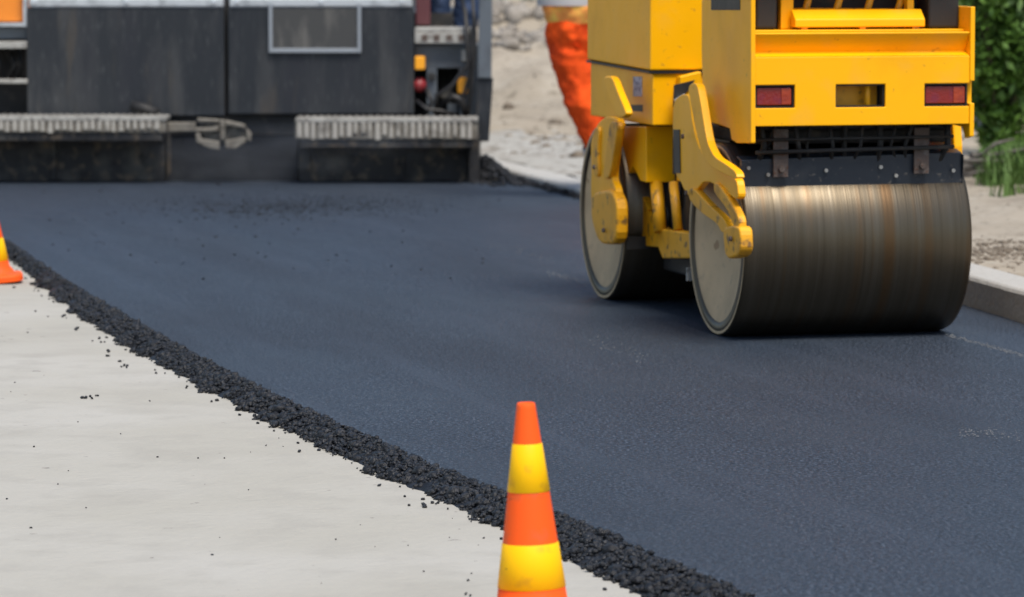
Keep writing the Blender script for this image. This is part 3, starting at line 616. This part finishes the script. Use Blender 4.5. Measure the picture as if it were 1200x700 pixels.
def footboard(u0, u1, vt, vm, vb):
    a = pl(u0, vm, -.32); b = pl(u1, vb, -.32); zt = a[2]
    f = MB(); f.box(a[0], b[0], -.32, -.02, zt-.022, zt); o = f.build('footboard', M['tread'], pv, .002)
    f = MB(); f.box(a[0], b[0], -.312, -.306, b[2], zt-.0225); f.build('front_rail', M['linkage'], o)
    n = int((b[0]-a[0])/.042)
    tt = MB()
    for k in range(n): x_ = a[0]+.012+k*.042; h_ = random.uniform(-.006, .014)*(1 if random.random() < .8 else 2.5); tt.box(x_, x_+random.uniform(.018, .030), -.326, -.3125, b[2]+.008+h_, zt-.024)
    tg = tt.build('front_teeth', M['teeth'], o)
    sl = MB()
    for k in range(n): x_ = a[0]+.012+k*.042; sl.box(x_, x_+.014, -.30, -.04, zt+.0005, zt+.006)
    sl.build('tread_ribs', M['tread'], o)
    bkk = MB(); bkk.box(a[0]+.03, b[0]-.03, -.30, .0, b[2]-.05, b[2]-.002); bkk.build('support', M['screed'], o)
footboard(-46, 195, 131, 137, 155); footboard(346, 560, 133, 139, 163)
# rear panels and trims
for u0, u1 in ((32, 262.5), (268, 485)):
    m_ = MB(); pbox(m_, u0, u1, 9, 136 if u0 < 100 else 134, .03, .10); m_.build('rear_panel', M['panel'], pv, .006)
rails = [pbox(MB(), a_, b_, -2, 8, .02, .10).build('top_rail', M['silver'], pv, .006) for a_, b_ in ((34, 262), (269, 483))]
for u in (40, 148, 250, 278, 376, 472): a = pl(u, 3, .018); MB().lathe([(.001, -.012), (.016, -.010), (.018, .002)], 'y', a, 10, False).build('bolt', M['silver'], rails[u > 265])
wf = MB(); pbox(wf, 315, 319, 4, 62, .005, .029); pbox(wf, 419, 423, 4, 62, .005, .029); pbox(wf, 319.2, 418.8, 57, 62, .005, .029); wfo = wf.build('window_frame', mat('grey_frame', (.30, .33, .37), .5, .4), pv, .003)
wp = MB(); pbox(wp, 319.2, 418.8, 10, 56.8, .020, .0285); wp.build('window_pane', mat('dusty_pane', (.055, .056, .058), .35, .1, [(7, .5, .7, (.13, .125, .12), .8, 5)], vec_scale=(2, 2, .6)), wfo)
MB().tube([pl(154, 124, -.02), pl(168, 127, -.04), pl(184, 133, -.06)], .03, 10).build('lever', M['rubber'], pv)
cp = MB()
for q in ([(196,143.5),(229,143.5),(229,154),(196,155)], [(231,138.5),(256,140),(257,144),(231,143)], [(228,150),(247,150),(256,147),(256,154),(228,155)], [(229,156),(234,156),(236,163),(257,166),(257,176),(245,174),(230,167)],
          [(257.5,140),(263.5,141),(263.5,164),(257.5,164)], [(264,141),(287,146),(288,151),(264,146.5)], [(288.5,150),(295,157),(294,166),(288.5,164)], [(264,165),(288,160.5),(288,166.5),(276,175),(264,174)]):
    cp.prism([pl(u, v, -.21) for u, v in q], (0, .05, 0))
cp.build('screed_linkage', M['linkage'], pv, .006)
pbox(MB(), 233, 286, 147, 171, -.158, -.10).build('linkage_plate', mat('oily_plate', (.14, .13, .11), .7, .1, [(20, .46, .6, (.02, .018, .016), .9, 4)]), pv, .01)
# left end
lf = MB(); pbox(lf, -48, 27, -40, 26, .10, .5); lf.build('side_locker', M['orange_paint'], pv, .012)
lt = MB(); pbox(lt, -48, 31, 27, 31, .05, .12); pbox(lt, 27.2, 31, -40, 26.8, .05, .12); lt.build('locker_trim', M['silver'], pv)
lg = MB(); pbox(lg, -48, 31, 32, 46, .12, .5); lg.build('side_beam', M['panelgrey'], pv, .006)
lk = MB(); pbox(lk, -48, 31, 49, 57, .0, .2); pbox(lk, -48, 32, 93, 98, .0, .05); lk.build('step_bar', M['tread'], pv, .004)
le = MB(); pbox(le, -46, 31, 47, 136, .30, .6); 
le.build('side_recess', M['engine'], pv)
hs = MB()
for k in range(6): hs.tube([pl(-40+k*12, 58, .2), pl(-34+k*12+random.uniform(-6, 6), 76, .14), pl(-38+k*12, 92, .2)], .016, 8)
hs.build('hose', M['engine'], pv)
# right end: step, grey locker with recesses, lamps, hoses, end post
sp = MB(); pbox(sp, 486, 554, 33, 38, .02, .42); pbox(sp, 486, 554, 38.3, 51, .02, .04); stp = sp.build('step', M['tread'], pv, .004)
for u in (494, 508, 523, 537): pbox(MB(), u, u+7, 41, 48, .015, .0195).build('step_hole', M['rust'], stp)
gb = MB(); pbox(gb, 486, 560, 53, 80, .10, .5); pbox(gb, 500, 512, 80.2, 136, .10, .5); pbox(gb, 538, 560, 80.2, 136, .10, .5); gb.build('grey_locker', M['panelgrey'], pv, .004)
gr_ = MB(); pbox(gr_, 486, 540, 78, 138, .40, .6); gr_.build('locker_recess', M['engine'], pv)
lo = MB(); pbox(lo, 486, 498, 66, 82, .03, .10); lo.build('amber_lamp', M['amber'], pv, .008)
lo = MB(); pbox(lo, 536, 548, 91, 110, .03, .10); lo.build('amber_lamp', M['amber'], pv, .008)
rc = MB(); rc.lathe([(.001, -.02), (.032, -.015), (.045, .02), (.045, .2)], 'y', pl(491, 100, .08), 16); rc.build('red_cap', M['redpaint'], pv)
h2 = MB()
h2.tube([pl(556, 20, .0), pl(552, 70, -.02), pl(530, 100, -.03), pl(512, 112, .0), pl(510, 136, .05)], .014, 8)
h2.tube([pl(545, 10, .0), pl(548, 60, -.02), pl(550, 90, -.03), pl(540, 122, .0), pl(520, 118, .05), pl(515, 136, .1)], .012, 8)
h2.tube([pl(500, 104, .03), pl(506, 120, .0), pl(498, 136, .03)], .014, 8)
h2.tube([pl(522, 120, .03), pl(530, 112, .0), pl(542, 118, .0), pl(546, 136, .03)], .02, 8)
h2.tube([pl(488, 118, .03), pl(500, 128, -.01), pl(516, 130, .0), pl(534, 134, .02)], .012, 8)
h2.tube([pl(553, -10, -.02), pl(557, 40, -.04), pl(553, 96, -.05), pl(549, 134, .0)], .01, 8)
h2.tube([pl(540, -10, .30), pl(546, 22, .1), pl(556, 60, -.03), pl(552, 84, -.02)], .012, 8)
h2.build('hose', M['black'], pv)
pbox(MB(), 502, 510, 86, 94, .07, .099).build('control_knob', M['rubber'], pv, .004)
pbox(MB(), 517, 530, 104, 116, .2, .3).build('valve_block', M['linkage'], pv, .008)
pbox(MB(), 524, 536, 120, 134, .12, .25).build('valve_block', M['panelgrey'], pv, .008)
pbox(MB(), 541, 556, 58, 72, .07, .099).build('junction_box', M['tread'], pv, .006)
ps = MB(); ps.prism([pl(562, -30, -.06), pl(577, -30, -.06), pl(576, 92, -.06), pl(560, 92, -.06)], (0, .10, 0)); ps.build('end_post', M['panelgrey'], pv, .006)
ps = MB(); ps.prism([pl(559, 92, -.04), pl(578, 92, -.04), pl(573, 166, -.04), pl(557, 166, -.04)], (0, .10, 0)); ps.build('end_post', M['panel'], pv, .006)
eg = MB(); eg.prism([pl(549, 158, -.1), pl(562, 158, -.1), pl(561, 214, -.1), pl(549, 214, -.1)], (0, 1.2, 0)); eg.build('end_gate', M['screed'], pv, .006)
eg = MB(); eg.prism([pl(-60, 150, -.1), pl(-49, 150, -.1), pl(-49, 214, -.1), pl(-60, 214, -.1)], (0, 1.2, 0)); eg.build('end_gate', M['screed'], pv, .006)
# tractor behind the screed: hull, tracks, hopper wings, platform rail (mostly hidden)
tb = MB(); tb.box(-1.1, 1.1, .7, 3.6, .35, 1.25); tb.box(-1.45, 1.35, .60, 1.5, .45, 1.02); tb.build('tractor_hull', M['panelgrey'], pv, .02)
for s_ in (-1, 1):
    tk = MB(); x0_, x1_ = sorted((s_*.72, s_*1.02)); pts = []
    for k in range(24):
        a_ = 2*math.pi*k/24; cx_ = 1.0 if math.cos(a_) < 0 else 3.1; pts.append((x0_, cx_+.28*math.cos(a_), .27+.27*math.sin(a_)))
    tk.prism(pts, (x1_-x0_, 0, 0)); tk.build('crawler_track', M['rubber'], pv, .01)
    hw = MB(); hw.prism([(s_*.9, 3.65, .55), (s_*1.45, 3.65, .98), (s_*1.45, 5.0, .98), (s_*.9, 5.0, .5)], (-.05*s_, 0, .03)); hw.build('hopper_wing', M['panelgrey'], pv)
hr = MB()
for x_ in (-1.35, -.5, .4): hr.tube([(x_, .62, 1.02), (x_, .62, 1.9)], .02)
hr.tube([(-1.35, .62, 1.9), (.4, .62, 1.9)], .02); hr.build('hand_rail', M['silver'], pv)
# ------------------------------------------------------------------ people
def skin_mesh(name, mtl, verts, edges, parent=None, sub=2, fold=0):
    me = bpy.data.meshes.new(name); me.from_pydata([v[:3] for v in verts], edges, []); me.materials.append(mtl)
    o = bpy.data.objects.new(name, me); COL.objects.link(o); o.parent = parent
    o.modifiers.new('skin', 'SKIN').use_smooth_shade = True
    for i, v in enumerate(verts): me.skin_vertices[0].data[i].radius = (v[3], v[4] if len(v) > 4 else v[3])
    me.skin_vertices[0].data[0].use_root = True
    sb = o.modifiers.new('subsurf', 'SUBSURF'); sb.levels = sub+(2 if fold else 0); sb.render_levels = sb.levels
    if fold:
        tx = bpy.data.textures.new(name+'_folds', 'CLOUDS'); tx.noise_scale = .12; tx.noise_depth = 2
        dm = o.modifiers.new('folds', 'DISPLACE'); dm.texture = tx; dm.strength = fold; dm.mid_level = .5
    return o
def lerp(a, b, t): return tuple(a[i]+(b[i]-a[i])*t for i in range(3))
def person(name, at, rz, label, P, tr, jk, pale=None):
    t = thing(name, at, rz, label, 'person')
    body = skin_mesh('body', M['skin'], [P['hip']+(.09,.07), P['waist']+(.09,.07), P['chest']+(.11,.08), P['neck']+(.05,), P['jaw']+(.062,), P['head']+(.078,.09), P['crown']+(.05,),
        P['shl']+(.045,), P['ell']+(.034,), P['wrl']+(.026,), P['shr']+(.045,), P['elr']+(.034,), P['wrr']+(.026,),
        P['hjl']+(.075,), P['knl']+(.052,), P['anl']+(.036,), P['hjr']+(.075,), P['knr']+(.052,), P['anr']+(.036,)],
        [(0,1),(1,2),(2,3),(3,4),(4,5),(5,6),(2,7),(7,8),(8,9),(2,10),(10,11),(11,12),(0,13),(13,14),(14,15),(0,16),(16,17),(17,18)], t)
    for w, e in (('wrl', 'ell'), ('wrr', 'elr')):
        d = (Vector(P[w])-Vector(P[e])).normalized(); si = d.cross(Vector((0, 1, 0))).normalized(); W0 = Vector(P[w])
        vs = [tuple(W0)+(.022,), tuple(W0+d*.05)+(.030, .016)]; es = [(0, 1)]
        for k, (o_, l_) in enumerate(((-.030, .060), (-.010, .072), (.010, .068), (.030, .054))):
            a = W0+d*.09+si*o_; b = a+d*l_*.5+Vector((0, .008, 0)); c_ = a+d*l_+Vector((0, .025, 0)); n0 = len(vs)
            vs += [tuple(a)+(.011, .010), tuple(b)+(.009,), tuple(c_)+(.007,)]; es += [(1, n0), (n0, n0+1), (n0+1, n0+2)]
        a = W0+d*.05-si*.035+Vector((0, .02, 0)); n0 = len(vs); vs += [tuple(a)+(.011,), tuple(a+d*.035+Vector((0, .02, 0)))+(.009,)]; es += [(1, n0), (n0, n0+1)]
        skin_mesh('hand', M['skin'], vs, es, t, 1)
    short = bool(pale)
    def leg(s): 
        h, k, a = P['hj'+s], P['kn'+s], P['an'+s]
        return [h+(.125,.115), lerp(h, k, .5)+(.112,), k+(.092,), lerp(k, a, .30 if short else .45)+(.078,), lerp(k, a, .52 if short else .92)+(.068,)]
    vs = [P['hip']+(.150,.125)]+leg('l')+leg('r')+[P['waist']+(.15,.12)]; skin_mesh('trousers', tr, vs, [(0,1),(1,2),(2,3),(3,4),(4,5),(0,6),(6,7),(7,8),(8,9),(9,10),(0,11)], t, fold=.06)
    lowh = lerp(P['hip'], P['waist'], -.05)
    vs = [lowh+(.205,.165), P['waist']+(.185,.15), P['chest']+(.165,.12), lerp(P['chest'], P['neck'], .7)+(.09,.07), P['shl']+(.072,), P['ell']+(.056,), lerp(P['ell'], P['wrl'], .9)+(.045,), P['shr']+(.072,), P['elr']+(.056,), lerp(P['elr'], P['wrr'], .9)+(.045,)]
    skin_mesh('jacket', jk, vs, [(0,1),(1,2),(2,3),(2,4),(4,5),(5,6),(2,7),(7,8),(8,9)], t, fold=.05)
    for s in 'lr':
        a = Vector(P['an'+s]); skin_mesh('boot', M['boot'], [tuple(a+(Vector(P['kn'+s])-a)*(.5 if pale else .16))+(.060,), tuple(a+Vector((0, .0, -.035)))+(.055,.05), tuple(a+Vector((0, -.15, -.055)))+(.045,.03)], [(0,1),(1,2)], t)
        if pale:
            k_ = P['kn'+s]; q = MB(); p0 = Vector(lerp(k_, P['an'+s], .46)); p1 = Vector(lerp(k_, P['an'+s], .60)); q.tube([p0, p1], .080, 20, False); q.build('reflective_tape', M['tape'], t)
    if pale:
        wv = Vector(lerp(P['hip'], P['waist'], .95)); q = MB(); q.lathe([(.178, -.028), (.180, 0), (.178, .028)], 'z', tuple(wv), 32); q.build('waist_tape', M['tape'], t)
    hd_ = Vector(P['head'])
    MB().tube([hd_+Vector((0, -.078, .0)), hd_+Vector((0, -.105, -.03))], [.008, .014], 8).build('nose', M['skin'], t)
    for sx in (-1, 1):
        MB().tube([hd_+Vector((sx*.070, .0, .01)), hd_+Vector((sx*.088, .005, -.03))], [.016, .011], 8).build('ear', M['skin'], t)
        MB().lathe([(.001, -.010), (.008, -.006), (.011, 0)], 'y', tuple(hd_+Vector((sx*.030, -.080, .012))), 12).build('eye', M['boot'], t)
    MB().box(hd_.x-.022, hd_.x+.022, hd_.y-.088, hd_.y-.07, hd_.z-.060, hd_.z-.054).build('mouth', M['maroon'], t)
    hm = MB(); hm.lathe([(.125, .045), (.108, .05), (.105, .08), (.09, .115), (.05, .14), (.001, .148)], 'z', tuple(hd_), 32); hm.build('hard_hat', M['orange_paint'] if pale else M['silver'], t)
    return t
# orange worker: weight on the far leg, leaning towards the left of the picture, mostly hidden by the roller
wY = 24.0; wx = lambda u: (u-600)/5000*wY
bx = wx(706)
Pw = dict(hip=(wx(672)-bx, 0, .95), waist=(wx(666)-bx, -.02, 1.12), chest=(wx(660)-bx, -.05, 1.36), neck=(wx(656)-bx, -.08, 1.55), jaw=(wx(655)-bx, -.10, 1.61), head=(wx(654)-bx, -.10, 1.70), crown=(wx(654)-bx, -.09, 1.78),
    shl=(wx(656)-bx-.19, -.05, 1.46), ell=(wx(656)-bx-.18, -.24, 1.26), wrl=(wx(660)-bx+.02, -.46, 1.30), shr=(wx(660)-bx+.20, -.04, 1.46), elr=(wx(660)-bx+.26, -.16, 1.20), wrr=(wx(668)-bx+.20, -.42, 1.30),
    hjl=(wx(664)-bx, -.02, .86), knl=(wx(686)-bx, -.04, .49), anl=(wx(712)-bx, .03, .09), hjr=(wx(686)-bx, .03, .86), knr=(wx(712)-bx, .10, .50), anr=(wx(735)-bx, .22, .09))
person('person', (bx, wY, 0), 0, 'worker in orange trousers and jacket leaning, mostly hidden behind the roller', Pw, M['hivis'], M['hivis_pale'], True)
jt = thing
# operator on the paver's step: only the trouser legs are in the picture
pbox(MB(), 487, 504, -30, 30, .35, .5).build('control_box', M['maroon'], pv, .01)
ox, oy, oz = at_depth(531, 33, PY+.62); oz -= .22
Po = dict(hip=(0, 0, .92), waist=(0, .01, 1.08), chest=(0, .0, 1.32), neck=(0, -.01, 1.50), jaw=(0, -.03, 1.56), head=(0, -.03, 1.65), crown=(0, -.02, 1.73),
    shl=(-.19, 0, 1.42), ell=(-.24, -.03, 1.15), wrl=(-.20, -.20, .98), shr=(.19, 0, 1.42), elr=(.24, -.03, 1.15), wrr=(.20, -.20, .98),
    hjl=(-.09, 0, .86), knl=(-.085, -.02, .48), anl=(-.08, .02, .09), hjr=(.08, 0, .86), knr=(.085, -.01, .48), anr=(.09, .02, .09))
person('person', (ox, oy, oz), R(180), 'person in navy trousers standing on the paver step', Po, M['navy'], M['shirt'])

# thin steam rising off the hot mix at the screed
sm = MB(); sm.lathe([(.001, -.5), (.5, -.42), (.85, -.2), (1, .05), (.8, .3), (.45, .45), (.001, .5)], 'z', (0, 0, 0), 32)
vm = bpy.data.materials.new('steam'); vm.use_nodes = True; t_ = vm.node_tree; t_.nodes.remove(t_.nodes['Principled BSDF'])
pvn = t_.nodes.new('ShaderNodeVolumePrincipled'); pvn.inputs['Color'].default_value = (.80, .87, 1, 1); pvn.inputs['Anisotropy'].default_value = .2
no = t_.nodes.new('ShaderNodeTexNoise'); no.inputs['Scale'].default_value = 2.2; no.inputs['Detail'].default_value = 3
tc = t_.nodes.new('ShaderNodeTexCoord'); gd = t_.nodes.new('ShaderNodeTexGradient'); gd.gradient_type = 'SPHERICAL'
mp = t_.nodes.new('ShaderNodeMapping'); mp.inputs['Scale'].default_value = (1, 1, 2); t_.links.new(tc.outputs['Object'], mp.inputs[0]); t_.links.new(mp.outputs[0], gd.inputs[0]); t_.links.new(mp.outputs[0], no.inputs['Vector'])
mr = t_.nodes.new('ShaderNodeMapRange'); mr.inputs[1].default_value = .42; mr.inputs[2].default_value = .70; mr.inputs[4].default_value = .38; t_.links.new(no.outputs[0], mr.inputs[0])
mu = t_.nodes.new('ShaderNodeMath'); mu.operation = 'MULTIPLY'; t_.links.new(gd.outputs[1], mu.inputs[0]); t_.links.new(mr.outputs[0], mu.inputs[1])
t_.links.new(mu.outputs[0], pvn.inputs['Density']); t_.links.new(pvn.outputs[0], t_.nodes['Material Output'].inputs['Volume'])
so = sm.build('steam', vm); so.location = ((320-600)/5000*24.9, 24.9, .26); so.scale = (1.1, .5, .50)
tag(so, 'faint bluish steam over the hot mat at the paver screed', 'steam', kind='stuff')
